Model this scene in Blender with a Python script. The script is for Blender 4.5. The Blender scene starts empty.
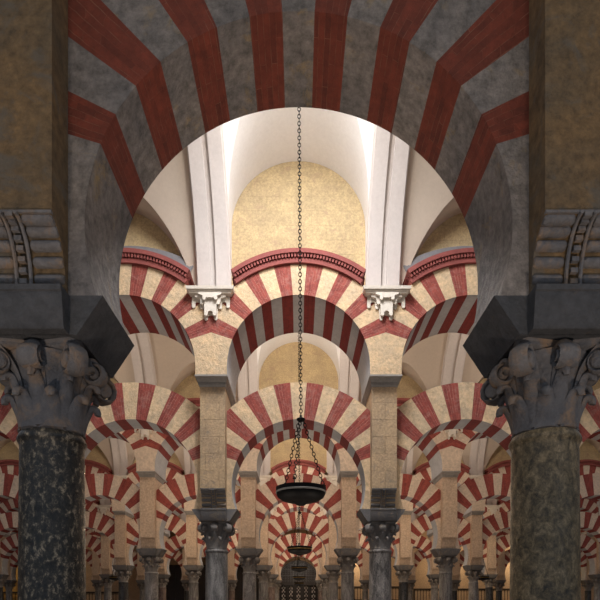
import bpy, math, random
from math import sin, cos, pi, sqrt, radians as R, atan2, degrees
random.seed(7)
scene = bpy.context.scene
col = scene.collection
E = 1.6                      # eye height above the floor
S = 3.1                      # column spacing
W = 6.8                      # nave width
D1 = 3.385                   # first arcade
def DA(i): return D1 + W*(i-1)
SIDE = {1:2, 2:3, 3:4, 4:5, 5:6, 6:7}      # columns on each side of the axis

# ------------------------------------------------------------------ materials
def newmat(name):
    m = bpy.data.materials.new(name); m.use_nodes = True
    nt = m.node_tree; nt.nodes.clear()
    o = nt.nodes.new('ShaderNodeOutputMaterial'); b = nt.nodes.new('ShaderNodeBsdfPrincipled')
    nt.links.new(b.outputs[0], o.inputs[0])
    return m, nt, b
def nd(nt, t, **kw):
    n = nt.nodes.new(t)
    for k, v in kw.items():
        if k.startswith('i_'):
            n.inputs[k[2:].replace('_', ' ')].default_value = v
        else: setattr(n, k, v)
    return n
def noise(nt, vec, scale, detail=5, rough=.6, dist=0):
    n = nd(nt, 'ShaderNodeTexNoise'); n.inputs['Scale'].default_value = scale
    n.inputs['Detail'].default_value = detail; n.inputs['Roughness'].default_value = rough
    n.inputs['Distortion'].default_value = dist
    nt.links.new(vec, n.inputs['Vector']); return n.outputs['Fac']
def ramp(nt, fac, stops):
    n = nd(nt, 'ShaderNodeValToRGB'); e = n.color_ramp.elements
    while len(e) < len(stops): e.new(.5)
    for k, (p, c) in enumerate(stops):
        e[k].position = p; e[k].color = (c[0], c[1], c[2], 1) if not isinstance(c, (int, float)) else (c, c, c, 1)
    nt.links.new(fac, n.inputs[0]); return n.outputs[0]
def mix(nt, fac, a, b, mode='MIX'):
    n = nd(nt, 'ShaderNodeMix', data_type='RGBA', blend_type=mode)
    for s, v in ((0, fac), (6, a), (7, b)):
        if isinstance(v, (int, float)): n.inputs[s].default_value = v
        elif isinstance(v, tuple): n.inputs[s].default_value = (v[0], v[1], v[2], 1)
        else: nt.links.new(v, n.inputs[s])
    return n.outputs[2]
def math_(nt, op, a, b):
    n = nd(nt, 'ShaderNodeMath', operation=op)
    for s, v in ((0, a), (1, b)):
        if isinstance(v, (int, float)): n.inputs[s].default_value = v
        else: nt.links.new(v, n.inputs[s])
    return n.outputs[0]
def bump(nt, b, h, strength=.5, dist=.02):
    n = nd(nt, 'ShaderNodeBump'); n.inputs['Strength'].default_value = strength; n.inputs['Distance'].default_value = dist
    nt.links.new(h, n.inputs['Height']); nt.links.new(n.outputs[0], b.inputs['Normal'])
def geo(nt):                        # world position: neighbouring copies get their own stains
    return nd(nt, 'ShaderNodeNewGeometry').outputs['Position']
def uvn(nt): return nd(nt, 'ShaderNodeUVMap').outputs[0]

def plaster(name, base, stain, patch=None, rough=.85, scale=1.3, bs=.4, amount=.6, grain=.25, patch_t=(.55, .62), streak=None):
    m, nt, b = newmat(name); g = geo(nt)
    f = ramp(nt, noise(nt, g, scale, 8, .65, .4), [(.36, 0.0), (.66, 1.0)])
    c = mix(nt, math_(nt, 'MULTIPLY', f, amount), base, stain)
    f2 = noise(nt, g, 17, 6, .7)
    c = mix(nt, grain, c, mix(nt, 1.0, c, ramp(nt, f2, [(.3, .35), (.7, 1.5)]), 'MULTIPLY'))
    if patch:
        p = ramp(nt, noise(nt, g, scale*2.3, 9, .72, .6), [(patch_t[0], 0.0), (patch_t[1], 1.0)])
        c = mix(nt, math_(nt, 'MULTIPLY', p, .8), c, patch)
    nt.links.new(c, b.inputs['Base Color']); b.inputs['Roughness'].default_value = rough
    h = math_(nt, 'ADD', noise(nt, g, 9, 8, .7), math_(nt, 'MULTIPLY', noise(nt, g, 45, 4, .6), .35))
    bump(nt, b, h, bs, .03)
    return m
def ashlar(name, base, stain, joint, bw=.42, bh=.2, bs=.5, patch=None, rough=.9, jamt=.35):
    m, nt, b = newmat(name); g = geo(nt)
    sep = nd(nt, 'ShaderNodeSeparateXYZ'); nt.links.new(g, sep.inputs[0])
    cmb = nd(nt, 'ShaderNodeCombineXYZ')
    nt.links.new(math_(nt, 'ADD', sep.outputs[0], sep.outputs[1]), cmb.inputs[0]); nt.links.new(sep.outputs[2], cmb.inputs[1])
    br = nd(nt, 'ShaderNodeTexBrick'); nt.links.new(cmb.outputs[0], br.inputs['Vector'])
    br.inputs['Scale'].default_value = 1; br.inputs['Brick Width'].default_value = bw; br.inputs['Row Height'].default_value = bh
    br.inputs['Mortar Size'].default_value = .006; br.inputs['Mortar Smooth'].default_value = .6
    br.inputs['Color1'].default_value = (.9, .9, .9, 1); br.inputs['Color2'].default_value = (1.05, 1.02, 1, 1); br.inputs['Mortar'].default_value = (.75, .72, .68, 1)
    f = ramp(nt, noise(nt, g, 1.9, 9, .72, .5), [(.38, 0.0), (.64, 1.0)])
    c = mix(nt, math_(nt, 'MULTIPLY', f, .7), base, stain)
    c = mix(nt, .45, c, mix(nt, 1.0, c, br.outputs['Color'], 'MULTIPLY'))
    f2 = noise(nt, g, 26, 8, .8)
    c = mix(nt, .6, c, mix(nt, 1.0, c, ramp(nt, f2, [(.3, .35), (.7, 1.5)]), 'MULTIPLY'))
    if patch:
        p = ramp(nt, noise(nt, g, 4.3, 9, .75, .8), [(.56, 0.0), (.63, 1.0)])
        c = mix(nt, math_(nt, 'MULTIPLY', p, .75), c, patch)
    nt.links.new(c, b.inputs['Base Color']); b.inputs['Roughness'].default_value = rough
    h = math_(nt, 'SUBTRACT', noise(nt, g, 14, 9, .75), math_(nt, 'MULTIPLY', br.outputs['Fac'], .4))
    bump(nt, b, h, bs, .03)
    return m
def redbrick(name, a, bcol, mortar, mam=.5, bs=.5, wash=None, washamt=.4):
    m, nt, b = newmat(name); g = geo(nt); u = uvn(nt)
    nz = noise(nt, g, 6, 3, .6)
    va = nd(nt, 'ShaderNodeVectorMath', operation='ADD'); vm = nd(nt, 'ShaderNodeVectorMath', operation='SCALE')
    cb = nd(nt, 'ShaderNodeCombineXYZ'); nt.links.new(nz, cb.inputs[0]); nt.links.new(nz, cb.inputs[1])
    nt.links.new(cb.outputs[0], vm.inputs[0]); vm.inputs['Scale'].default_value = .02
    nt.links.new(u, va.inputs[0]); nt.links.new(vm.outputs[0], va.inputs[1])
    br = nd(nt, 'ShaderNodeTexBrick'); nt.links.new(va.outputs[0], br.inputs['Vector'])
    br.inputs['Scale'].default_value = 1; br.inputs['Brick Width'].default_value = .3; br.inputs['Row Height'].default_value = .047
    br.inputs['Mortar Size'].default_value = .0022; br.inputs['Mortar Smooth'].default_value = .3
    br.inputs['Color1'].default_value = (*a, 1); br.inputs['Color2'].default_value = (*bcol, 1); br.inputs['Mortar'].default_value = (*a, 1)
    c = br.outputs['Color']
    c = mix(nt, .5, c, mix(nt, 1.0, c, ramp(nt, noise(nt, g, 12, 7, .7), [(.3, .4), (.7, 1.5)]), 'MULTIPLY'))
    if wash:
        p = ramp(nt, noise(nt, g, 6.5, 9, .75, .8), [(.5, 0.0), (.62, 1.0)])
        c = mix(nt, math_(nt, 'MULTIPLY', p, washamt), c, wash)
    k = ramp(nt, noise(nt, g, 5, 5, .7), [(.44, 0.0), (.56, 1.0)])
    c = mix(nt, math_(nt, 'MULTIPLY', math_(nt, 'MULTIPLY', br.outputs['Fac'], k), mam), c, mortar)
    nt.links.new(c, b.inputs['Base Color']); b.inputs['Roughness'].default_value = .85
    h = math_(nt, 'SUBTRACT', noise(nt, g, 25, 7, .7), math_(nt, 'MULTIPLY', br.outputs['Fac'], .5))
    bump(nt, b, h, bs, .02)
    return m
def marble(name, c1, c2, c3, scale=6, rough=.35, vein=None, stretch=.35, lo=.38, hi=.62, dist=1.0):
    m, nt, b = newmat(name); g = geo(nt)
    mp = nd(nt, 'ShaderNodeMapping'); mp.inputs['Scale'].default_value = (1, 1, stretch); nt.links.new(g, mp.inputs[0]); v = mp.outputs[0]
    f = noise(nt, v, scale, 10, .72, dist)
    c = ramp(nt, f, [(lo, c1), ((lo+hi)/2, c2), (hi, c3)])
    c = mix(nt, .35, c, mix(nt, 1.0, c, ramp(nt, noise(nt, g, 60, 4, .7), [(.35, .2), (.65, 1.9)]), 'MULTIPLY'))
    if vein:
        w = noise(nt, v, 1.5, 6, .7, 1.5)
        vv = ramp(nt, w, [(.485, 0.0), (.5, 1.0), (.515, 0.0)])
        c = mix(nt, math_(nt, 'MULTIPLY', vv, .8), c, vein)
    nt.links.new(c, b.inputs['Base Color'])
    nt.links.new(ramp(nt, noise(nt, g, 18, 5, .7), [(.3, rough*.6), (.7, min(1, rough*1.7))]), b.inputs['Roughness'])
    bump(nt, b, noise(nt, g, 30, 7, .75), .45, .012)
    return m
def simple(name, c, rough=.5, metal=0, emit=0, bs=0):
    m, nt, b = newmat(name)
    b.inputs['Base Color'].default_value = (*c, 1); b.inputs['Roughness'].default_value = rough; b.inputs['Metallic'].default_value = metal
    g = geo(nt)
    if rough >= .55: b.inputs['Specular IOR Level'].default_value = .12
    nt.links.new(mix(nt, .35, c, mix(nt, 1.0, c, ramp(nt, noise(nt, g, 20, 5, .7), [(.3, .4), (.7, 1.6)]), 'MULTIPLY')), b.inputs['Base Color'])
    if emit: b.inputs['Emission Color'].default_value = (*c, 1); b.inputs['Emission Strength'].default_value = emit
    if bs: bump(nt, b, noise(nt, g, 30, 6, .7), bs, .01)
    return m

M = {}
# nearest arcade: darker, greyer stone with ochre patches, dark red brick
M['stone_near'] = plaster('grey_ochre_stone', (.265, .23, .205), (.14, .13, .13), (.38, .26, .11), amount=.9, scale=1.6, bs=1.0, patch_t=(.58, .72), grain=.8)
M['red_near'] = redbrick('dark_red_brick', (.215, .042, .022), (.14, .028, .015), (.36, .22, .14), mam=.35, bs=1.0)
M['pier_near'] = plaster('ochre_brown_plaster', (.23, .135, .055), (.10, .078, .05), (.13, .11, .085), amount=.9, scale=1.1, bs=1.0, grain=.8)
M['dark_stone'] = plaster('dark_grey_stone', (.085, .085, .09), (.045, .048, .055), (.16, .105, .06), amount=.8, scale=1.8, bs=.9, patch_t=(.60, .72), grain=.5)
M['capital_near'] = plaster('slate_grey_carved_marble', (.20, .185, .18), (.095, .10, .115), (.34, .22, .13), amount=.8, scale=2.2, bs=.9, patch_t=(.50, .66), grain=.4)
# second arcade
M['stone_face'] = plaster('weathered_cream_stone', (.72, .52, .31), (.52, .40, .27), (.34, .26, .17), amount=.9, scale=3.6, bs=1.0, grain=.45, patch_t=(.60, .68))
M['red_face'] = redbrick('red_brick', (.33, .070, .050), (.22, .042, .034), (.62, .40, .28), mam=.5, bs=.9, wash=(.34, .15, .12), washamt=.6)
M['stone_soffit'] = plaster('grey_white_soffit', (.42, .42, .43), (.31, .315, .33), None, amount=.6, scale=3, bs=.3, grain=.2)  # undersides of the arches: greyer and darker than the stone faces
M['red_soffit'] = redbrick('deep_red_soffit', (.19, .018, .015), (.15, .014, .012), (.3, .1, .08), mam=.25, bs=.3)  # undersides of the arches: deeper red than the brick faces
M['stone_smooth'] = plaster('smooth_cream_limewash', (.66, .53, .41), (.54, .44, .35), (.46, .38, .30), amount=.8, scale=3, bs=.5, grain=.4, patch_t=(.6, .7))
M['red_smooth'] = redbrick('red_painted_voussoir', (.30, .060, .045), (.21, .040, .032), (.5, .25, .18), mam=.3, bs=.3)
M['block'] = plaster('pinkish_cream_plaster', (.66, .52, .42), (.54, .43, .35), (.42, .35, .28), amount=.6, scale=3, bs=.5, grain=.4, patch_t=(.62, .68))
M['pier_rough'] = ashlar('ochre_rubble_ashlar', (.52, .37, .22), (.33, .245, .165), (.2, .15, .1), bw=.5, bh=.31, bs=1.0, patch=(.26, .21, .155))
M['pier_smooth'] = plaster('beige_plaster', (.55, .40, .28), (.44, .335, .25), (.36, .29, .225), amount=.8, scale=2.6, bs=.7, grain=.5, patch_t=(.6, .7))
M['ochre_wall'] = ashlar('ochre_stone_wall', (.52, .40, .22), (.36, .275, .165), (.3, .2, .1), bw=.55, bh=.27, bs=.6, patch=(.36, .25, .16), jamt=.2)
M['moulding'] = plaster('grey_moulded_stone', (.30, .28, .26), (.21, .20, .195), None, amount=.6, scale=3, bs=.3)
M['grey_stone'] = plaster('grey_impost_stone', (.16, .15, .145), (.10, .10, .105), (.24, .19, .14), amount=.7, scale=3, bs=.5)
M['capital'] = plaster('grey_carved_marble', (.26, .235, .21), (.15, .14, .135), (.34, .28, .21), amount=.7, scale=4, bs=.5)
M['white_vault'] = plaster('white_vault_plaster', (.78, .77, .76), (.70, .69, .69), None, amount=.5, scale=1.2, bs=.12, grain=.08)
M['beige_vault'] = plaster('beige_vault_plaster', (.52, .44, .36), (.46, .385, .32), None, amount=.5, scale=1.2, bs=.12, grain=.08)
M['rib'] = plaster('pale_rib_plaster', (.60, .55, .52), (.52, .475, .45), None, amount=.5, scale=1.5, bs=.12, grain=.1)
M['bracket'] = plaster('bone_white_plaster', (.68, .62, .54), (.60, .55, .48), None, amount=.5, scale=3, bs=.15, grain=.15)
M['hood'] = plaster('dusky_red_stucco', (.25, .062, .052), (.18, .045, .04), None, amount=.6, scale=4, bs=.25)
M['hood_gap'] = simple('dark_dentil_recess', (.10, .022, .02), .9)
M['greyblue'] = plaster('grey_blue_band_paint', (.19, .19, .20), (.15, .15, .16), None, amount=.5, scale=3, bs=.15)
M['iron'] = simple('black_iron', (.006, .0055, .0055), .55, 0, bs=.2)
M['steel'] = simple('worn_grey_steel', (.30, .28, .25), .5, .2)
M['brass'] = simple('aged_brass', (.34, .22, .07), .35, .9)
M['candle'] = simple('ivory_wax', (.6, .52, .38), .5)
M['floor'] = ashlar('worn_marble_floor', (.16, .125, .10), (.12, .095, .08), (.05, .04, .03), bw=.7, bh=.7, bs=.1, rough=.4)
M['wood'] = simple('dark_walnut_wood', (.028, .018, .013), .45, bs=.3)
M['gilt'] = simple('gilded_carving', (.55, .36, .12), .4, .7, bs=.3)
M['shaft_black'] = marble('black_mottled_granite', (.006, .006, .006), (.04, .033, .024), (.40, .32, .22), 30, .35, stretch=.7, lo=.40, hi=.66, dist=.3)
M['shaft_brown'] = marble('brown_green_granite', (.02, .017, .012), (.14, .104, .055), (.33, .245, .14), 20, .4, stretch=.7, lo=.34, hi=.66, dist=.5)
M['shaft_grey'] = marble('grey_marble', (.08, .072, .065), (.19, .175, .16), (.31, .285, .26), 9, .45, vein=(.04, .035, .03), stretch=.2, dist=.5)
M['shaft_cracked'] = marble('cracked_grey_marble', (.07, .06, .05), (.19, .165, .145), (.31, .275, .24), 8, .45, vein=(.008, .007, .007), stretch=.3)
M['shaft_pale'] = marble('pale_grey_marble', (.14, .13, .12), (.22, .20, .185), (.34, .32, .30), 5, .35, vein=(.07, .065, .06))
M['shaft_dark'] = marble('charcoal_marble', (.012, .012, .013), (.035, .033, .033), (.08, .075, .07), 7, .3)
M['shaft_pink'] = marble('rose_brown_marble', (.09, .06, .05), (.17, .12, .10), (.27, .20, .17), 6, .4)

# ------------------------------------------------------------------ mesh builder
class MB:
    def __init__(s): s.v = []; s.f = []; s.m = []; s.uv = []; s.sm = []
    def face(s, pts, mat=0, uv=None, smooth=False):
        b = len(s.v); s.v += [tuple(p) for p in pts]; s.f.append(tuple(range(b, b+len(pts)))); s.m.append(mat)
        s.uv.append(uv or [(p[0], p[2]) for p in pts]); s.sm.append(smooth)
    def box(s, x0, x1, y0, y1, z0, z1, mat=0):
        s.hexa([(x0,y0,z0),(x1,y0,z0),(x1,y1,z0),(x0,y1,z0)], [(x0,y0,z1),(x1,y0,z1),(x1,y1,z1),(x0,y1,z1)], mat)
    def hexa(s, lo, hi, mat=0):
        s.face(lo[::-1], mat); s.face(hi, mat)
        n = len(lo)
        for k in range(n):
            j = (k+1) % n; s.face([lo[k], lo[j], hi[j], hi[k]], mat)
    def grid(s, P, mat=0, smooth=True, cu=False, cv=False):
        nu, nv = len(P), len(P[0]); b = len(s.v)
        for r in P:
            for p in r: s.v.append(tuple(p))
        for i in range(nu if cu else nu-1):
            for j in range(nv if cv else nv-1):
                a, c = i, (i+1) % nu; d, e = j, (j+1) % nv
                s.f.append((b+a*nv+d, b+c*nv+d, b+c*nv+e, b+a*nv+e)); s.m.append(mat); s.sm.append(smooth)
                s.uv.append([(0, 0)]*4)
    def lathe(s, prof, n=32, mat=0, cx=0, cy=0, cap=True):
        P = [[(cx+r*cos(2*pi*k/n), cy+r*sin(2*pi*k/n), z) for k in range(n)] for r, z in prof]
        s.grid(P[::-1], mat, True, False, True)
        if cap:
            s.face(P[-1], mat); s.face(P[0][::-1], mat)
    def sweep(s, path, secs, mat=0, closed=False):       # path: points; secs: list of cross-section rings (world pts)
        s.grid(secs, mat, True, closed, True)
        if not closed:
            s.face(secs[0], mat); s.face(secs[-1][::-1], mat)
    def tube(s, path, r, n=8, mat=0, closed=False):
        secs = []; m = len(path)
        for k, p in enumerate(path):
            a = path[(k-1) % m] if closed or k > 0 else p; c = path[(k+1) % m] if closed or k < m-1 else p
            t = [c[i]-a[i] for i in range(3)]; L = sqrt(sum(q*q for q in t)) or 1; t = [q/L for q in t]
            up = (0, 0, 1) if abs(t[2]) < .9 else (0, 1, 0)
            if closed: up = s._nrm
            e1 = (up[1]*t[2]-up[2]*t[1], up[2]*t[0]-up[0]*t[2], up[0]*t[1]-up[1]*t[0]); l = sqrt(sum(q*q for q in e1)) or 1; e1 = [q/l for q in e1]
            e2 = (t[1]*e1[2]-t[2]*e1[1], t[2]*e1[0]-t[0]*e1[2], t[0]*e1[1]-t[1]*e1[0])
            secs.append([tuple(p[i]+r*(cos(2*pi*j/n)*e1[i]+sin(2*pi*j/n)*e2[i]) for i in range(3)) for j in range(n)])
        s.sweep(path, secs, mat, closed)
    def build(s, name, mats, parent=None, link=True, merge=False):
        me = bpy.data.meshes.new(name); me.from_pydata(s.v, [], s.f)
        for m in mats: me.materials.append(m)
        me.polygons.foreach_set('material_index', s.m); me.polygons.foreach_set('use_smooth', s.sm)
        uv = me.uv_layers.new(name='UVMap'); fl = [c for f in s.uv for p in f for c in p]
        uv.data.foreach_set('uv', fl)
        me.update(); me.validate()
        return me
def obj(name, me, parent=None, loc=(0, 0, 0), rotz=0, **props):
    o = bpy.data.objects.new(name, me); col.objects.link(o); o.location = loc; o.rotation_euler = (0, 0, rotz)
    if parent: o.parent = parent
    for k, v in props.items(): o[k] = v
    return o
def thing(name, label, cat, loc=(0, 0, 0), group=None, rotz=0):
    o = obj(name, None, None, loc, rotz, label=label, category=cat)
    o.empty_display_size = .2
    if group: o['group'] = group
    return o
def fixn(me, weld=True):
    import bmesh
    bm = bmesh.new(); bm.from_mesh(me)
    if weld: bmesh.ops.remove_doubles(bm, verts=bm.verts, dist=.0004)
    bmesh.ops.recalc_face_normals(bm, faces=bm.faces); bm.to_mesh(me); bm.free(); me.set_sharp_from_angle(angle=R(38)); return me

# ------------------------------------------------------------------ arches
def arch_mesh(name, rin, rout, zc, xclip, zbot, hd, mats, conv=.1, horseshoe=False, fine=2.25, jit=.35, rough=0):
    mb = MB(); rnd = random.Random(hash(name) & 255 if False else len(name))
    A = 90+degrees(math.asin((zc-zbot)/rin)) if horseshoe else 90
    bounds = [4.5+9*k + rnd.uniform(-jit, jit) for k in range(8)]
    angs = [0.0]
    edges = [0.0]+bounds
    for k in range(len(edges)-1):
        for q in range(1, 5): angs.append(edges[k]+(edges[k+1]-edges[k])*q/4)
    a = edges[-1]
    while a < A-3: a += 3; angs.append(a)
    angs.append(A)
    pts = []
    for a in angs:
        t = R(a); P = (rin*sin(t), zc+rin*cos(t))
        dx, dz = P[0], P[1]-(zc+conv)
        if a > 82: Q = (xclip, P[1])
        elif P[0] < 1e-6: Q = (0, zc+rout)
        else:
            L = sqrt(dx*dx+dz*dz); dx /= L; dz /= L; ox, oz = 0, conv
            b_ = oz*dz; c_ = oz*oz-rout*rout; tt = -b_+sqrt(b_*b_-c_)
            Q = (tt*dx, zc+conv+tt*dz)
            if Q[0] > xclip: Q = (xclip, P[1]+dz/dx*(xclip-P[0]))
        pts.append((a, P, Q))
    if not horseshoe and zbot < zc: pts.append((90+degrees((zc-zbot)/rin), (rin, zbot), (xclip, zbot)))
    def matof(a):
        m = sum(1 for b in bounds if a > b); return (m % 2 == 1 and m <= 7)
    # exact corner where the extrados meets the clip
    for sg in (-1, 1):
        for k in range(len(pts)-1):
            a0, P0, Q0 = pts[k]; a1, P1, Q1 = pts[k+1]; red = matof((a0+a1)/2)
            p0, p1, q0, q1 = [(sg*p[0], p[1]) for p in (P0, P1, Q0, Q1)]
            poly = [p0, q0, q1, p1]
            us = [R(a0)*1.6*sg+9, R(a0)*1.6*sg+9, R(a1)*1.6*sg+9, R(a1)*1.6*sg+9]; vs = [rin, rout, rout, rin]
            if Q0[0] < xclip-1e-6 and Q1[0] >= xclip-1e-6 and Q0[1] > zc+.3:
                cz = zc+sqrt(max(0, rout*rout-xclip*xclip))
                poly = [p0, q0, (sg*xclip, cz), q1, p1]; us = [us[0], us[0], us[2], us[2], us[3]]; vs = [rin, rout, rout, rout, rin]
            uv = [(v, u) for u, v in zip(us, vs)]
            fr = [(p[0], -hd, p[1]) for p in poly]; bk = [(p[0], hd, p[1]) for p in poly]
            if sg > 0: fr, fu = fr[::-1], uv[::-1]; bk, bu = bk, uv
            else: fu = uv; bk, bu = bk[::-1], uv[::-1]
            mb.face(fr, 0 if red else 1, fu); mb.face(bk, 0 if red else 1, bu)
            n = 3
            for j in range(n):
                y0 = -hd+2*hd*j/n; y1 = -hd+2*hd*(j+1)/n
                f = [(p0[0], y0, p0[1]), (p1[0], y0, p1[1]), (p1[0], y1, p1[1]), (p0[0], y1, p0[1])]
                u_ = [(y0, us[0]), (y0, us[-1]), (y1, us[-1]), (y1, us[0])]
                if sg < 0: f = f[::-1]; u_ = u_[::-1]
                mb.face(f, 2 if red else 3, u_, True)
            out = poly[1:-1]
            for j in range(len(out)-1):
                o0, o1 = out[j], out[j+1]
                f = [(o0[0], -hd, o0[1]), (o0[0], hd, o0[1]), (o1[0], hd, o1[1]), (o1[0], -hd, o1[1])]
                mb.face(f, 0 if red else 1)
        P, Q = pts[-1][1], pts[-1][2]
        mb.face([(sg*P[0], -hd, P[1]), (sg*Q[0], -hd, Q[1]), (sg*Q[0], hd, Q[1]), (sg*P[0], hd, P[1])], 1)
    return fixn(mb.build(name, mats))
ZL, ZU = E+2.19, E+4.25
HDL, HDU = .30, .66
ZI0, ZI1 = E+1.56, E+1.785       # impost
ZB = E+4.10                       # foot of the upper blocks
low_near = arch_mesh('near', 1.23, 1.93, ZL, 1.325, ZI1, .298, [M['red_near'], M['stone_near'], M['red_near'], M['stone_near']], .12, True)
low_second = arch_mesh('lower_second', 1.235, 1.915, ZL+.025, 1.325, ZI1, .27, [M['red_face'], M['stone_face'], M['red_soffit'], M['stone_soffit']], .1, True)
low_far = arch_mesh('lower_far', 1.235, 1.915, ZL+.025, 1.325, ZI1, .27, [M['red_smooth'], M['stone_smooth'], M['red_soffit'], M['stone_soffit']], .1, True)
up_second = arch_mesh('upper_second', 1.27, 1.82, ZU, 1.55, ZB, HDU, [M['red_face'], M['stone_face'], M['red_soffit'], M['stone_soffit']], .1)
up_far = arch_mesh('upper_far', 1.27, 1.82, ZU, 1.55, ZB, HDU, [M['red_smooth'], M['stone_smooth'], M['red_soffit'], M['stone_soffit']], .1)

def ring(mb, r0, r1, y0, y1, a0, a1, n, zc, mat=0):
    sec = []
    for k in range(n+1):
        a = R(a0+(a1-a0)*k/n)
        sec.append([(r*sin(a), y, zc+r*cos(a)) for r, y in ((r0, y0), (r1, y0), (r1, y1), (r0, y1))])
    for k in range(n):
        for j in range(4):
            i = (j+1) % 4; mb.face([sec[k][j], sec[k][i], sec[k+1][i], sec[k+1][j]], mat)
    mb.face(sec[0], mat); mb.face(sec[-1][::-1], mat)
def hood_mesh(side, grey=True):
    mb = MB(); a = 37.0
    for sg in (-1, 1):
        if sg == 1: ys = (HDU-.05, HDU+.05, HDU+.03, HDU+.10)
        else: ys = (-HDU+.05, -HDU-.05, -HDU-.03, -HDU-.10)
        ring(mb, 1.815, 1.895, min(.2*sg, ys[1]), max(.2*sg, ys[1]), -a, a, 32, ZU, 0)
        ring(mb, 1.895, 1.965, min(.2*sg, ys[0]+.03*sg), max(.2*sg, ys[0]+.03*sg), -a, a, 32, ZU, 1)
        ring(mb, 1.965, 2.04, min(.2*sg, ys[3]), max(.2*sg, ys[3]), -a+1.4, a-1.4, 32, ZU, 0)
        for k in range(43):
            c = -a+1.8+(2*a-3.6)*k/42
            ring(mb, 1.9, 1.966, min(ys[0], ys[3]-.02*sg), max(ys[0], ys[3]-.02*sg), c-.5, c+.5, 1, ZU, 0)
        if side and grey: ring(mb, 2.03, 2.34, min(.2*sg, .36*sg), max(.2*sg, .36*sg), -31, 31, 28, ZU, 2)
    return fixn(mb.build('hood', [M['hood'], M['hood_gap'], M['greyblue']]))
hood_c, hood_s, hood_f = hood_mesh(False), hood_mesh(True), hood_mesh(True, False)

# ------------------------------------------------------------------ column pieces (built at x=y=0)
def shaft_mesh(mat, r):
    mb = MB(); prof = [(r*1.16, .30), (r*1.18, .33), (r*1.12, .36), (r*1.03, .39)]
    for k in range(9):
        t = k/8; prof.append((r*(1.03-.05*t+.02*sin(pi*t)), .40+(E+.98-.40)*t))
    zt = E+1.0
    prof += [(r*1.0, zt), (r*1.04, zt+.012), (r*1.06, zt+.026), (r*1.04, zt+.04), (r*.99, zt+.058), (r*.97, zt+.065)]
    mb.lathe(prof, 48); return mb.build('shaft', [mat])
def base_mesh(mat):
    mb = MB(); mb.box(-.33, .33, -.33, .33, 0, .13)
    prof = [(.30, .13)]+[(.275+.04*cos(t), .175+.045*sin(t)) for t in [-pi/2+pi*k/8 for k in range(9)]]+[(.255, .225), (.25, .24)]+[(.25+.022*cos(t), .265+.025*sin(t)) for t in [-pi/2+pi*k/6 for k in range(7)]]+[(.23, .30)]
    mb.lathe(prof, 40); return mb.build('base', [mat])
def leafsweep(mb, ang, path, widths, thick, n=10, mat=0, rib=.0):
    ca, sa = cos(ang), sin(ang); secs = []; m = len(path)
    for k, (r, z) in enumerate(path):
        a = path[max(0, k-1)]; c = path[min(m-1, k+1)]
        tr, tz = c[0]-a[0], c[1]-a[1]; L = sqrt(tr*tr+tz*tz) or 1; nr, nz = tz/L, -tr/L
        w = widths[k]; th = thick[k]; s = []
        for j in range(n):
            t = 2*pi*j/n; x = w*cos(t); q = th*sin(t)*(1-.35*abs(cos(t))) - .35*w*w/(.06)*0 - (x*x)*1.1
            rr = r+nr*q; zz = z+nz*q
            s.append((rr*ca-x*sa, rr*sa+x*ca, zz))
        secs.append(s)
    mb.sweep(path, secs, mat)
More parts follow.
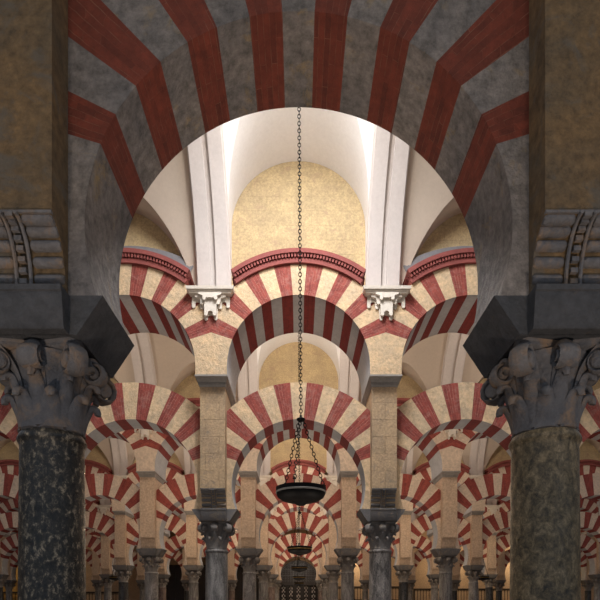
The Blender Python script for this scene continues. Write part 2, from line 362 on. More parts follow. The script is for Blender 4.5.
def capital_mesh(mat, rn=.185, detail=True):
    mb = MB(); z0 = E+1.06; z1 = E+1.56; H = z1-z0
    prof = [(rn*.97, z0-.012), (rn*1.0, z0+.005), (rn*.94, z0+.03), (rn*.95, z0+.10), (rn*.98, z0+.2), (rn*1.05, z0+.3), (rn*1.18, z0+.39), (rn*1.33, z0+.44), (rn*1.36, z0+.455)]
    mb.lathe(prof, 32)
    def bell(z):
        for (r0, a), (r1, b) in zip(prof, prof[1:]):
            if a <= z <= b: return r0+(r1-r0)*(z-a)/(b-a+1e-9)
        return prof[-1][0]
    def leaf(ang, zb, zt, w, curl, out):
        path = []; wd = []; th = []
        n = 9
        for k in range(n):
            t = k/(n-1); z = zb+(zt-zb)*t; path.append((bell(z)+.002+.03*t*t, z)); wd.append(w*(.95+.15*sin(pi*t)-.3*t)); th.append(.016+.012*t)
        r0, zz = path[-1]
        for k in range(1, 8):
            t = pi*1.15*k/7; path.append((r0+out*(1-cos(t))*.55, zz+out*.55*sin(t))); wd.append(w*(.58-.30*(k/7)**2)); th.append(.03-.006*k/7)
        leafsweep(mb, ang, path, wd, th, 10)
    for k in range(8): leaf(2*pi*(k+.5)/8, z0+.01, z0+.185, .068, 0, .05)
    for k in range(8): leaf(2*pi*k/8, z0+.02, z0+.29, .06, 0, .052)
    # corner and middle volutes
    for k in range(8):
        corner = k % 2 == 1; ang = 2*pi*k/8
        rc = .322 if corner else .265; zc_ = z0+.375 if corner else z0+.385; rad = .088 if corner else .068
        path = []; wd = []; th = []
        for j in range(8):
            t = j/7; path.append((bell(z0+.2)+.012+(rc-.02-bell(z0+.2))*t**1.8, z0+.2+(zc_+rad-z0-.2)*t**.75)); wd.append((.052 if corner else .05)*(1-.1*t)); th.append(.022)
        for j in range(1, 20):
            t = j/19; a = pi/2+.25-t*pi*3.2; rr = rad*(1-.78*t); path.append((rc+rr*cos(a), zc_+rr*sin(a))); wd.append((.054 if corner else .058)*(1+.12*t)); th.append(.02)
        leafsweep(mb, ang, path, wd, th, 10)
        if corner:
            c = cos(ang); s_ = sin(ang)
            for sg in (-1, 1):
                secs = []
                for (rr, o) in ((.05, .035), (.045, .056), (.022, .066)):
                    secs.append([(rc*c+rr*cos(q)*c-sg*o*s_, rc*s_+rr*cos(q)*s_+sg*o*c, zc_+rr*sin(q)) for q in [2*pi*i/12 for i in range(12)]])
                mb.sweep(None, secs)
    # concave abacus
    lo = []; hi = []
    def aba(zs, g):
        pts = []
        for q in range(4):
            a0 = pi/4+q*pi/2-.11; a1 = pi/4+q*pi/2+.11; rr = .335+g
            pts += [(rr*cos(a0), rr*sin(a0)), (rr*cos(a1), rr*sin(a1))]
            b1 = a1; b2 = pi/4+(q+1)*pi/2-.11
            for i in range(1, 8):
                t = i/8; a = b1+(b2-b1)*t; re = .335+g; r = re-(re-.215-g)*sin(pi*t)**.8; pts.append((r*cos(a), r*sin(a)))
        return [(x, y, zs) for x, y in pts]
    A0, A1, A2, A3 = aba(z1-.04, -.03), aba(z1-.03, -.005), aba(z1-.012, -.005), aba(z1, .015)
    mb.grid([A3, A2, A1, A0], 0, False, False, True); mb.face(A3, 0); mb.face(A0[::-1], 0)
    for k in range(4):
        a = k*pi/2; c, s_ = cos(a), sin(a)
        P = []
        for i in range(7):
            f = pi*i/6
            P.append([((.25+.04*sin(f)*cos(t))*c-.055*sin(f)*sin(t)*s_, (.25+.04*sin(f)*cos(t))*s_+.055*sin(f)*sin(t)*c, z1-.045+.042*cos(f)) for t in [2*pi*j/10 for j in range(10)]])
        mb.grid(P, 0, True, False, True)
    return fixn(mb.build('capital', [mat]))
def impost_mesh(mat):
    mb = MB(); z0, z1 = ZI0+.001, ZI1
    # side arms splay out under the arches, front and back arms under the pier
    for sg in (-1, 1):
        lo = [(0, -.298, z0), (sg*.275, -.298, z0), (sg*.275, .298, z0), (0, .298, z0)]
        hi = [(0, -.298, z1), (sg*.425, -.298, z1), (sg*.425, .298, z1), (0, .298, z1)]
        mb.hexa(lo, hi)
    for sg in (-1, 1):
        a, b, c = sg*.29, sg*.375, sg*.40
        prof = [(a, z0), (b-.012*sg, z0), (b, z0+.012), (c, z1-.035), (c+.012*sg, z1-.03), (c+.012*sg, z1), (a, z1)]
        L = [(-.232, y, z) for y, z in prof]; Rr = [(.232, y, z) for y, z in prof]
        mb.hexa(L, Rr)
    return fixn(mb.build('impost', [mat]))
def pier_mesh(mat, rough):
    """lower pier, from the impost to the cornice; the overhang beyond the arch curves in at the foot"""
    mb = MB(); w = .2245; z1 = E+3.95; zi = ZI1
    prof = [(-.31, zi+.002)]
    for k in range(9):
        t = k/8; prof.append((-.33-.17*(1-cos(t*pi/2)), zi+.03+.29*sin(t*pi/2)))
    prof.append((-.5, z1))
    full = prof+[(-y, z) for y, z in prof[::-1]]
    L = [(-w, y, z) for y, z in full]; Rr = [(w, y, z) for y, z in full]
    mb.hexa(L, Rr)
    return fixn(mb.build('pier_shaft', [mat]))
def modillion_mesh(mat, sides):
    mb = MB(); w = .222; zi = ZI1
    for side in sides:
        for k in range(5):
            t = (k+.5)/5; yy = .322+.17*(1-cos(t*pi/2)); zz = zi+.022+.295*sin(t*pi/2)
            for x0, x1 in ((-w, -.055), (.055, w)):
                secs = []
                for x, rr in ((x0, .026), (x0+.012, .036), (x1-.012, .036), (x1, .026)):
                    secs.append([(x, side*(yy+rr*cos(q)), zz+rr*.8*sin(q)) for q in [2*pi*i/12 for i in range(12)]])
                mb.sweep(None, secs)
        for x in (-.04, .04):
            path = [(x, side*(.352+.175*(1-cos(t*pi/2))), zi+.01+.305*sin(t*pi/2)) for t in [i/10 for i in range(11)]]
            mb.tube(path, .011, 6)
        for k in range(8):
            t = (k+.5)/8; yy = .352+.17*(1-cos(t*pi/2)); zz = zi+.015+.30*sin(t*pi/2)
            mb.box(-.02, .02, side*yy-.012, side*yy+.012, zz-.013, zz+.013)
        y0, y1 = sorted((side*.49, side*.512))
        mb.box(-w-.004, w+.004, y0, y1, zi+.322, zi+.336)
    return fixn(mb.build('modillion', [mat]))
def cornice_mesh(mat):
    mb = MB()
    for z0, z1, w0, d0, w1, d1 in ((3.95, 3.975, .235, .51, .24, .52), (3.975, 4.0, .245, .525, .245, .525), (4.0, 4.02, .25, .545, .25, .545), (4.02, 4.07, .255, .56, .275, .62), (4.07, 4.10, .29, .68, .29, .68)):
        mb.hexa([(-w0, -d0, E+z0), (w0, -d0, E+z0), (w0, d0, E+z0), (-w0, d0, E+z0)], [(-w1, -d1, E+z1), (w1, -d1, E+z1), (w1, d1, E+z1), (-w1, d1, E+z1)])
    return fixn(mb.build('cornice', [mat]))
def bracket_mesh(mat):
    mb = MB(); f = -HDU
    for z0, z1, w, d in ((5.48, 5.505, .375, .13), (5.505, 5.53, .39, .15), (5.53, 5.58, .42, .18)):
        mb.hexa([(-w+.01, f-d+.01, E+z0), (w-.01, f-d+.01, E+z0), (w-.01, f+.1, E+z0), (-w+.01, f+.1, E+z0)], [(-w, f-d, E+z1), (w, f-d, E+z1), (w, f+.1, E+z1), (-w, f+.1, E+z1)])
    def arc(cx, cz, r, a0, a1, n=5): return [(cx+r*cos(R(a0+(a1-a0)*k/n)), cz+r*sin(R(a0+(a1-a0)*k/n))) for k in range(n+1)]
    def slab(half, y0, y1):
        # half outline from the top outer corner round to the centre (x>=0), drawn as strips so that it stays planar
        half = [(x, 5.49-(5.60-z)*.82) for x, z in half]
        full = half+[(-x, z) for x, z in half[::-1] if x > 1e-6]
        L = [(x, y0, E+z) for x, z in full]; Rr = [(x, y1, E+z) for x, z in full]
        mb.hexa(L, Rr)
    back = [(.335, 5.60), (.335, 5.365)]+arc(.305, 5.365, .03, 0, -180)+[(.275, 5.40)]+arc(.235, 5.43, .04, 0, 180)+[(.195, 5.36)]+arc(.165, 5.34, .03, 0, -180)+[(.135, 5.36), (.115, 5.20)]+[(.115, 5.10)]+arc(.085, 5.10, .03, 0, -180)+[(.055, 5.13)]+arc(.0, 5.13, .055, 0, 90)
    slab(back, f-.03, f+.05)
    mid = [(.27, 5.60), (.27, 5.53), (.19, 5.51), (.17, 5.42)]+arc(.145, 5.40, .028, 0, -180)+[(.115, 5.43), (.105, 5.32), (.105, 5.16)]+arc(.075, 5.16, .03, 0, -180)+[(.045, 5.19)]+arc(0, 5.19, .045, 0, 90)
    slab(mid, f-.09, f-.03)
    front = [(.20, 5.60), (.20, 5.56), (.13, 5.53)]+arc(.10, 5.47, .03, 0, -180)+[(.07, 5.50)]+arc(0, 5.43, .06, 60, 90, 2)
    slab(front, f-.14, f-.09)
    return fixn(mb.build('bracket', [mat]))
base_m = {k: base_mesh(M[v]) for k, v in (('near', 'dark_stone'), ('far', 'grey_stone'))}
cap_m = {'near': capital_mesh(M['capital_near']), 'far': capital_mesh(M['capital'])}
imp_m = {'near': impost_mesh(M['dark_stone']), 'far': impost_mesh(M['grey_stone'])}
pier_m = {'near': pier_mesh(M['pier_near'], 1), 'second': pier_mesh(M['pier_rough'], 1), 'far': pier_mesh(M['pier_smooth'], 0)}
mod_m = {(q, sd): modillion_mesh(M[mt], (sd,)) for q, mt in (('near', 'capital_near'), ('second', 'grey_stone')) for sd in (-1, 1)}
corn_m = cornice_mesh(M['moulding']); brk_m = bracket_mesh(M['bracket'])
shaft_m = {}
WORD = {1: 'nearest', 2: 'second', 3: 'third', 4: 'fourth', 5: 'fifth', 6: 'sixth'}
ORD = ['first', 'second', 'third', 'fourth', 'fifth', 'sixth', 'seventh']
SHD = {'shaft_black': 'black mottled granite', 'shaft_brown': 'brown-green granite', 'shaft_grey': 'grey marble', 'shaft_cracked': 'cracked grey marble', 'shaft_pale': 'pale grey marble', 'shaft_dark': 'charcoal marble', 'shaft_pink': 'rose-brown marble'}
def place(k, side): return '%s column left of the central axis' % ORD[k] if side < 0 else '%s column right of the central axis' % ORD[k]
def whichcol(i, k, side): return '%s %s of centre in the %s arcade' % (ORD[k], 'left' if side < 0 else 'right', WORD[i])
rnd = random.Random(3)
for i in range(1, 7):
    for side in (-1, 1):
        for k in range(SIDE[i]):
            x = side*S*(k+.5); y = DA(i)
            key = rnd.choice(['shaft_grey', 'shaft_pale', 'shaft_dark', 'shaft_pink', 'shaft_grey', 'shaft_pale'])
            r = rnd.uniform(.195, .215)
            if (i, k) == (1, 0): key = 'shaft_black' if side < 0 else 'shaft_brown'; r = .192 if side < 0 else .20
            if (i, k) == (2, 0): key = 'shaft_grey' if side < 0 else 'shaft_cracked'; r = .215
            if (i, k) in ((3, 0), (3, 1)): key = 'shaft_pale' if side < 0 else 'shaft_grey'
            r = round(r, 2) if i > 1 else r
            if (key, r) not in shaft_m: shaft_m[(key, r)] = shaft_mesh(M[key], r)
            q = 'near' if i == 1 else 'far'
            c = thing('column', '%s column, %s' % (SHD[key], whichcol(i, k, side)), 'column', (x, y, 0), 'columns of the %s arcade' % WORD[i])
            obj('shaft', shaft_m[(key, r)], c); obj('base', base_m[q], c)
            obj('capital', cap_m[q], c, rotz=[0, pi/2, pi, -pi/2][rnd.randrange(4)])
            im = obj('impost_block', imp_m[q], c)
            desc = {1: 'ochre-brown plastered pier over a column', 2: 'rough ochre stone pier over a column', }.get(i, 'smooth beige pier over a column')
            p = thing('pier', '%s, %s' % (desc, whichcol(i, k, side)), 'pier', (x, y, 0), 'piers of the %s arcade' % WORD[i])
            obj('pier_shaft', pier_m['near' if i == 1 else 'second' if i == 2 else 'far'], p)
            if i <= 2:
                for sd in (-1, 1): obj('modillion', mod_m[('near' if i == 1 else 'second', sd)], p, label='grey rolled corbel')
            if i >= 2: obj('cornice', corn_m, p)
    n = SIDE[i]
    for b in range(-(n-1), n):
        x = b*S; y = DA(i)
        where = 'on the central axis' if b == 0 else '%s bay %s of centre' % (ORD[abs(b)-1], 'left' if b < 0 else 'right')
        me = low_near if i == 1 else low_second if i == 2 else low_far
        o = obj('horseshoe_arch', me, None, (x, y, 0), label='red and %s horseshoe arch, %s arcade, %s' % ('grey' if i == 1 else 'cream', WORD[i], where), category='arch', group='lower arches of the %s arcade' % WORD[i])
        if i >= 2:
            o = thing('round_arch', 'red and cream upper round arch, %s arcade, %s' % (WORD[i], where), 'arch', (x, y, 0), 'upper arches of the %s arcade' % WORD[i])
            obj('voussoirs', up_second if i == 2 else up_far, o)
            obj('hood_moulding', hood_c if b == 0 else hood_s if i == 2 else hood_f, o, label='red dentilled hood moulding')

# ------------------------------------------------------------------ vaults, ribs, lunette walls
ZS, VH = E+5.4, 3.2; YW = .25
HS = (W-2*YW)/2
def ybar(z):                                       # distance from the wall line to the barrel at height z
    q = max(0, min(1, (z-ZS)/VH)); return HS*(1-sqrt(1-q*q))
def lun(central):
    """profile of a lunette: list of (u, z at wall, z at groin)"""
    out = []
    a = 1.235
    if central:
        for z in (5.4, 5.8, 6.2, 6.6): out.append((a, E+z, E+z))
        for k in range(0, 19):
            t = pi*k/36; out.append((a*cos(t), E+7.0+1.23*sin(t), E+7.0+1.45*sin(t)))
    else:
        for k in range(0, 19):
            t = pi*k/36; u = a*cos(t); q = (1-(u/a)**1.7)**(1/1.7) if k else 0; out.append((u, E+5.4+1.88*q, E+5.4+1.92*q))
    return out+[(-u, w, g) for u, w, g in out[-2::-1]]
def vault_mesh(n_side):
    mb = MB()
    for b in range(-(n_side-1), n_side):
        x0 = b*S; central = b == 0; mt = 0 if central else 1
        L = lun(central)
        for sg in (-1, 1):
            Yw = lambda d: sg*(HS-d)
            # lunette surface
            P = []
            for u, zw, zg in L:
                dg = ybar(zg)
                P.append([(x0+u, Yw(dg*t), zw+(zg-zw)*t) for t in (0, .25, .5, .75, 1)])
            mb.grid(P, mt, True)
            # barrel above the groin (only where x moves)
            Q = []
            for u, zw, zg in L:
                q0 = math.asin(min(1, (zg-ZS)/VH))
                Q.append([(x0+u, Yw(HS*(1-cos(q0+(pi/2-q0)*t))), ZS+VH*sin(q0+(pi/2-q0)*t)) for t in [j/14 for j in range(15)]])
            if central: Q = Q[3:-3]
            mb.grid(Q, mt, True)
            for xa, xb in ((-S/2, -1.235), (1.235, S/2)):
                mb.grid([[(x0+xx, Yw(HS*(1-cos(t))), ZS+VH*sin(t)) for t in [pi/2*j/20 for j in range(21)]] for xx in (xa, (xa+xb)/2, xb)], mt, True)
    return fixn(mb.build('ceiling', [M['white_vault'], M['beige_vault']]), False)
def wall_mesh(central):
    mb = MB(); n = 24; zt = E+8.9
    L = lun(central)
    xs = [-1.55+3.1*k/n for k in range(n+1)]
    def zlow(x): return ZU+sqrt(1.8*1.8-x*x)
    for k in range(n):
        a, b = xs[k], xs[k+1]
        for y in (-YW+.0, YW-.0):
            mb.face([(a, y, zlow(a)), (b, y, zlow(b)), (b, y, zt), (a, y, zt)], 0)
        mb.face([(a, -YW, zlow(a)), (a, YW, zlow(a)), (b, YW, zlow(b)), (b, -YW, zlow(b))], 0)
        mb.face([(a, -YW, zt), (a, YW, zt), (b, YW, zt), (b, -YW, zt)], 0)
    return fixn(mb.build('wall_lunette', [M['ochre_wall']]))
def rib_mesh():
    mb = MB()
    def strip(x0, x1, pr, t0, t1, n=28):
        secs = []
        for k in range(n+1):
            t = t0+(t1-t0)*k/n; c, s_ = cos(t), sin(t)
            secs.append([(x0, (HS+.02)*c, ZS+(VH+.02)*s_), (x0, (HS-pr)*c, ZS+(VH-pr)*s_), (x1, (HS-pr)*c, ZS+(VH-pr)*s_), (x1, (HS+.02)*c, ZS+(VH+.02)*s_)])
        for k in range(n):
            for j in range(4):
                i = (j+1) % 4; mb.face([secs[k][j], secs[k][i], secs[k+1][i], secs[k+1][j]], 0)
        mb.face(secs[0], 0); mb.face(secs[-1][::-1], 0)
    strip(-.315, .315, .06, .03, pi-.03)
    strip(-.285, -.05, .12, .03, pi-.03); strip(.05, .285, .12, .03, pi-.03)
    strip(-.052, .052, .12, .03, .10, 2); strip(-.052, .052, .12, pi-.10, pi-.03, 2)
    return fixn(mb.build('rib', [M['rib']]))
wl_c, wl_s = wall_mesh(True), wall_mesh(False)
rib_me = rib_mesh()
for i in range(2, 7):
    for b in range(-(SIDE[i]-1), SIDE[i]):
        obj('wall_lunette', wl_c if b == 0 else wl_s, None, (b*S, DA(i), 0), kind='structure')
NAVE = {0: 2, 1: 3, 2: 4, 3: 5, 4: 6, 5: 7}
for nv in range(0, 6):
    yc = D1-W/2+W*nv
    v = obj('ceiling', vault_mesh(NAVE[nv]+0), None, (0, yc, 0), kind='structure')
    if nv == 0: continue
    for side in (-1, 1):
        for k in range(NAVE[nv]):
            if k >= SIDE[nv+1]: continue
            x = side*S*(k+.5)
            t = obj('vault_rib', rib_me, v, (x, 0, 0), label='pale moulded vault rib')
            obj('bracket', brk_m, t, (0, W/2, 0), label='white lobed plaster bracket')
            if nv > 1: obj('bracket', brk_m, t, (0, -W/2, 0), rotz=pi, label='white lobed plaster bracket')

# upper wall over the nearest arcade (above the frame)
mb = MB(); mb.box(-6.2, 6.2, D1-.5, D1+.5, E+4.15, E+8.9)
for s_ in (-1, 0, 1): pass
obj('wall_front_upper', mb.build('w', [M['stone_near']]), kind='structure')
XE = 25.3
mb = MB(); mb.box(-XE, XE, -4, DA(6)+6.2, -.2, 0); obj('floor', mb.build('floor', [M['floor']]), kind='structure')
YB = DA(6)+5.9
mb = MB(); mb.box(-XE, XE, YB, YB+.3, 0, E+9); obj('wall_back', mb.build('w', [M['pier_smooth']]), kind='structure')
for nm, sg in (('wall_left', -1), ('wall_right', 1)):
    mb = MB(); mb.box(*(sorted((sg*XE, sg*(XE+.3)))), -4, YB, 0, E+9); obj(nm, mb.build('w', [M['pier_smooth']]), kind='structure')
# flat ceilings closing the narrower vaults sideways and the last nave
mb = MB(); mb.box(-XE, XE, DA(6)+.3, YB, E+6.6, E+6.8)
for i in range(1, 7):
    pass
obj('ceiling', mb.build('c', [M['beige_vault']]), kind='structure')

# ------------------------------------------------------------------ lamps
def chain(mb, p0, p1, ln=.058, wd=.019, wr=.0055, mat=0):
    d = [p1[i]-p0[i] for i in range(3)]; L = sqrt(sum(q*q for q in d)); d = [q/L for q in d]
    up = (0, 1, 0) if abs(d[1]) < .9 else (1, 0, 0)
    e1 = (up[1]*d[2]-up[2]*d[1], up[2]*d[0]-up[0]*d[2], up[0]*d[1]-up[1]*d[0]); l = sqrt(sum(q*q for q in e1)); e1 = [q/l for q in e1]
    e2 = (d[1]*e1[2]-d[2]*e1[1], d[2]*e1[0]-d[0]*e1[2], d[0]*e1[1]-d[1]*e1[0])
    n = max(1, int(L/(ln*.78))); st = L/n
    for k in range(n):
        c = [p0[i]+d[i]*st*(k+.5) for i in range(3)]; a, nn = (e1, e2) if k % 2 else (e2, e1)
        path = []
        for j in range(10):
            q = 2*pi*j/10; path.append(tuple(c[i]+a[i]*wd*cos(q)+d[i]*ln*.5*sin(q) for i in range(3)))
        mb._nrm = nn; mb.tube(path, wr, 5, mat, True)
ZLAMP = E+1.27
def lamp_parts():
    z = ZLAMP; out = {}
    mb = MB(); r = .315
    prof = [(.0, z-.0), (.05, z+.005), (.07, z+.02), (.09, z+.035), (.16, z+.045), (.24, z+.07), (.29, z+.105), (.308, z+.14), (.312, z+.16), (.3, z+.16), (.27, z+.13), (.0, z+.09)]
    mb.lathe(prof, 40, cap=False); out['bowl'] = mb.build('bowl', [M['iron']])
    mb = MB(); P = [(r+.002, z+.155), (r+.005, z+.16), (r+.005, z+.172), (r, z+.178), (r-.01, z+.178), (r-.01, z+.155)]
    mb.lathe(P+[P[0]], 48, cap=False); out['trim_ring'] = fixn(mb.build('trim_ring', [M['steel']])); out['gilt_ring'] = fixn(mb.build('trim_ring', [M['brass']]))
    mb = MB(); P = [(r, z+.178), (r+.004, z+.22), (r+.004, z+.225), (r-.008, z+.225), (r-.012, z+.178)]
    mb.lathe(P+[P[0]], 48, cap=False)
    for k in range(3):
        a = R(15+120*k); x, y = (r-.005)*cos(a), (r-.005)*sin(a)
        mb.tube([(x, y, z+.22), (x, y, z+.30)], .007, 6); mb.box(x-.022, x+.022, y-.005, y+.005, z+.265, z+.277)
    out['rim'] = fixn(mb.build('rim', [M['iron']]))
    mb = MB()
    for k in range(3):
        a = R(15+120*k); chain(mb, ((r-.005)*cos(a), (r-.005)*sin(a), z+.24), (.03*cos(a), .03*sin(a), E+2.36))
    out['suspension_chains'] = mb.build('chains', [M['iron']])
    mb = MB(); mb.lathe([(0, E+2.33), (.03, E+2.335), (.055, E+2.355), (.055, E+2.37), (.02, E+2.385), (.012, E+2.42), (0, E+2.42)], 20, cap=False)
    out['hub'] = mb.build('hub', [M['iron']])
    mb = MB(); chain(mb, (0, 0, E+2.40), (-.035, 0, E+8.59)); out['chain'] = mb.build('chain', [M['iron']])
    mb = MB()
    for k in range(6):
        a = R(45+60*k); x, y = .21*cos(a), .21*sin(a); mb.lathe([(.016, z+.075), (.016, z+.21), (.004, z+.216)], 10, cx=x, cy=y)
    out['candles'] = mb.build('candles', [M['candle']])
    return out
LP = lamp_parts()
lamps = [(n, 0) for n in range(1, 6)]+[(4, -3), (4, 3)]
for nv, b in lamps:
    nm = ['', 'first', 'second', 'third', 'fourth', 'fifth'][nv]
    wh = 'on the central axis' if b == 0 else 'far to the %s' % ('left' if b < 0 else 'right')
    lab = {1: 'largest black iron dish lamp hanging on chains in front of the second arcade'}.get(nv if b == 0 else 0, 'black iron dish lamp hanging in the %s nave, %s' % (nm, wh))
    t = thing('hanging_lamp', lab, 'lamp', (b*S+.03, DA(nv)+W/2+.015, E+8.69), 'iron dish lamps hanging in the naves')
    for k, me in LP.items():
        if k == ('gilt_ring' if nv == 1 else 'trim_ring'): continue
        obj(k.replace('gilt', 'trim'), me, t, (0, 0, -E-8.69))

# ------------------------------------------------------------------ far end: dark choir screen, side grilles, lit niches
def bars(mb, x0, x1, y, z0, z1, n, r, mat=0):
    for k in range(n+1):
        x = x0+(x1-x0)*k/n; mb.box(x-r, x+r, y-r, y+r, z0, z1, mat)
YS = DA(6)+3.0
t = thing('choir_screen', 'dark arched iron and wood screen closing the central axis at the far end', 'screen', (0, YS, 0))
mb = MB(); N = 24; ra = 1.5; zc = E+1.95
arc_ = [(ra*cos(pi*k/N), zc+ra*sin(pi*k/N)) for k in range(N+1)]
pl = [(ra, 0)]+arc_+[(-ra, 0)]
mb.hexa([(x, .25, z) for x, z in pl], [(x, .35, z) for x, z in pl]); obj('backing', fixn(mb.build('b', [M['wood']])), t)
mb = MB()
for k in range(-7, 8):
    x = k*.2; zt = zc+sqrt(max(0, ra*ra-x*x)) ; mb.box(x-.012, x+.012, .0, .024, 1.75+E, zt-.01)
for z in (2.3, 2.75, 3.1): 
    hw = sqrt(max(0, ra*ra-max(0, E+z-zc)**2)); mb.box(-hw, hw, -.005, .03, E+z-.015, E+z+.015)
ring(mb, ra-.07, ra, -.05, .3, -90, 90, 32, zc)
for k in range(15):
    for j in range(9):
        x = -1.3+k*.185; z = E+1.9+j*.18
        if x*x+max(0, z-zc)**2 < 1.9:
            rr = .045 if (k+j) % 2 else .025; mb._nrm = (0, 1, 0); mb.tube([(x+rr*cos(2*pi*q/8), .0, z+rr*sin(2*pi*q/8)) for q in range(8)], .01, 4, 0, True)
obj('arched_grille', fixn(mb.build('g', [simple('pewter_iron', (.12, .11, .11), .5, .2)])), t)
mb = MB(); mb.box(-1.62, 1.62, -.1, .3, E+1.55, E+1.78); mb.box(-1.6, -1.4, -.1, .3, 0, E+1.55); mb.box(1.4, 1.6, -.1, .3, 0, E+1.55)
for x in (-.85, -.3, .3, .85): mb.box(x-.05, x+.05, -.08, .2, 0, E+1.55)
mb.box(-1.4, 1.4, -.04, .2, 0, E+.3)
obj('frame', fixn(mb.build('f', [M['wood']])), t)
rr = random.Random(5); silver = simple('dull_silver_carving', (.75, .66, .58), .45, .1)
for x0, x1 in ((-1.34, -.92), (-.78, -.37), (-.22, .22), (.37, .78), (.92, 1.34)):
    mb = MB(); xc = (x0+x1)/2; hw = (x1-x0)/2; mb.box(x0, x1, .17, .2, E+.3, E+1.55, 1)
    for q in range(4):
        z = E+.45+q*.3+rr.uniform(-.03, .03)
        for sx in (-.45, 0, .45):
            s_ = rr.uniform(.035, .06); zz = z+(.12 if sx == 0 else 0)
            mb.lathe([(0, zz-s_*1.6), (s_, zz-s_), (s_*.6, zz), (s_*1.1, zz+s_), (0, zz+s_*1.7)], 8, cx=xc+sx*hw, cy=.17, cap=False)
    obj('carved_panel', fixn(mb.build('c', [silver, M['wood']])), t)
# choir flank walls, dark on the left
mb = MB(); mb.box(-11.5, -1.7, YS, YS+.25, 0, E+3.1)
for k in range(14): mb.box(-11.4+k*.7, -11.34+k*.7, YS-.03, YS, 0, E+3.1)
o = obj('panelled_partition', fixn(mb.build('p', [M['wood']])), None, label='dark wooden panelled partition beyond the columns left of the screen', category='partition')
def grille(name, x0, x1, label, y, ztop, lit):
    t = thing(name, label, 'grille', ((x0+x1)/2, y, 0)); w = (x1-x0)/2
    mb = MB(); bars(mb, -w, w, 0, 0, ztop, int(w*2/.22), .016)
    for z in (.1, ztop*.45, ztop*.7, ztop-.05): mb.box(-w, w, -.02, .02, z-.025, z+.025)
    obj('bars', fixn(mb.build('b', [M['iron']])), t)
    mb = MB(); mb.box(-w-.1, -w, -.06, .06, 0, ztop+.1); mb.box(w, w+.1, -.06, .06, 0, ztop+.1); mb.box(-w-.1, w+.1, -.06, .06, ztop, ztop+.12)
    obj('frame', fixn(mb.build('f', [M['wood']])), t)
grille('iron_grille', 2.0, 8.2, 'tall dark iron grille just right of the choir screen', YS, E+1.35, 1)
grille('iron_grille', 8.8, 16.5, 'tall dark iron grille toward the far right of the end wall', YS+.3, E+1.2, 1)
grille('iron_grille', -24.2, -13.5, 'dark iron grille before the gilded altar, far left', YS, E+.95, 1)
# gilded altar piece, far left
t = thing('altarpiece', 'gilded carved altarpiece glowing at the far left end', 'altarpiece', (-22.7, YB-.4, 0))
mb = MB(); mb.box(-2.2, 2.2, 0, .35, 0, E+2.6); obj('backing', mb.build('b', [M['gilt']]), t)
mb = MB()
for k in range(6): mb.lathe([(.14, .6), (.12, .7), (.11, E+1.9), (.16, E+2.0)], 12, cx=-2+.8*k, cy=-.12)
mb.box(-2.3, 2.3, -.3, .2, E+2.0, E+2.2); mb.box(-2.3, 2.3, -.3, .2, .4, .6); mb.box(-2.3, 2.3, -.3, .2, E+.7, E+.8)
obj('colonnettes', fixn(mb.build('c', [M['gilt']])), t)
mb = MB(); N = 16; pl = [(1.2*cos(pi*k/N), E+2.6+.8*sin(pi*k/N)) for k in range(N+1)]
mb.hexa([(x, .05, z) for x, z in pl], [(x, .3, z) for x, z in pl]); obj('pediment', fixn(mb.build('p', [M['gilt']])), t)

# ------------------------------------------------------------------ light
w = bpy.data.worlds.new('World'); scene.world = w; w.use_nodes = True
w.node_tree.nodes['Background'].inputs[0].default_value = (.75, .85, 1.0, 1); w.node_tree.nodes['Background'].inputs[1].default_value = .45
def point(name, x, y, z, power, c=(1, .8, .58), r=.25):
    l = bpy.data.lights.new(name, 'POINT'); l.energy = power; l.color = c; l.shadow_soft_size = r
    o = bpy.data.objects.new(name, l); col.objects.link(o); o.location = (x, y, z); return o
def area(name, x, y, z, sx, sy, power, c, rot=(0, 0, 0)):
    l = bpy.data.lights.new(name, 'AREA'); l.shape = 'RECTANGLE'; l.size = sx; l.size_y = sy; l.energy = power; l.color = c
    o = bpy.data.objects.new(name, l); col.objects.link(o); o.location = (x, y, z); o.rotation_euler = rot; return o
def spot(name, x, y, z, power, c=(1, .82, .62), cone=100, r=.12, tilt=(pi, 0, 0)):
    l = bpy.data.lights.new(name, 'SPOT'); l.energy = power; l.color = c; l.shadow_soft_size = r; l.spot_size = R(cone); l.spot_blend = .5
    o = bpy.data.objects.new(name, l); col.objects.link(o); o.location = (x, y, z); o.rotation_euler = tilt; return o
area('skylight', 0, D1+W/2, E+8.45, 1.8, 2.2, 500, (.96, .97, 1))
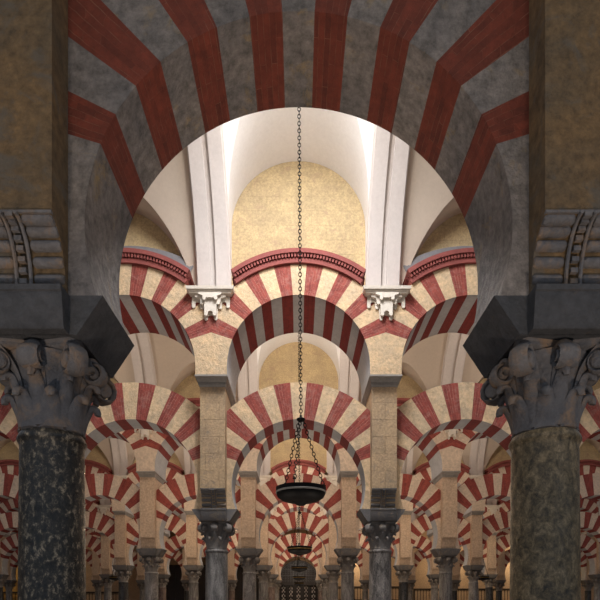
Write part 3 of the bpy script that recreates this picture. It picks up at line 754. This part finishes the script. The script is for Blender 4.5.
for nv in range(1, 6):
    yc = D1-W/2+W*nv
    for b in range(-(NAVE[nv]-1), NAVE[nv]):
        fall = math.exp(-abs(b)*S/6.5)
        if b % 2 == 0:
            point('nave_light', b*S, yc, E+7.2, ((170 if b == 0 else 120) if nv == 1 else 250)*(fall if b else 1), (1, .91, .82) if nv == 1 else (1, .87, .74))
    for b in range(-(NAVE[nv]-1), NAVE[nv]):
        x = (b+.5)*S; fall = .2+.8*math.exp(-(x/5.5)**2)
        spot('soffit_fill', x, yc, .5, (110 if nv == 1 else 170)*fall, (1, .86, .72) if nv == 1 else (1, .80, .63), 110)  # added fill from an unseen source, brightens the arch soffits
for nv, x, e in ((2, -3.1, 45), (2, 3.1, 35), (3, -4.6, 60), (3, 4.6, 60), (4, -3.1, 90), (4, 3.1, 90), (4, 9.3, 90), (3, 0, 45), (5, 0, 90)):
    point('arcade_lamp', x, D1-W/2+W*nv+.6, E+3.1, e, (1, .80, .56), .08)
spot('screen_fill', 0, DA(6)+.8, E+3.0, 60, (1, .9, .78), 80, .1, (R(65), 0, 0))  # added spot without a fixture, makes the choir screen lattice readable
for x in (-S/2, S/2): spot('soffit_fill', x, D1-W/2+.6, .5, 190, (1, .84, .70), 115)  # unseen fill added in the near nave for the nearest soffits
area('near_nave_light', 0, D1-W/2, E+8.2, 4, 2, 55, (1, .8, .5))
for k, (x, y) in enumerate(((-21, YB-2.2), (5, YB-1.5), (12, YB-1.5), (17.5, YB-1.5))):
    point('end_light', x, y, E+3.6, 160, (1, .75, .45))

# ------------------------------------------------------------------ camera
cd = bpy.data.cameras.new('camera'); cam = bpy.data.objects.new('camera', cd); col.objects.link(cam)
cam.location = (0, 0, E); cam.rotation_euler = (pi/2, 0, 0)
cd.sensor_width = 36; cd.lens = 537/600*36; cd.shift_y = .51; cd.shift_x = .0025; cd.clip_start = .05
scene.camera = cam
vs = scene.view_settings; vs.view_transform = 'Standard'; vs.look = 'None'; vs.gamma = 1; vs.use_curve_mapping = False; vs.exposure = 0.0
scene.cycles.max_bounces = 8; scene.cycles.diffuse_bounces = 5; scene.cycles.caustics_reflective = False
scene.cycles.sample_clamp_indirect = 4
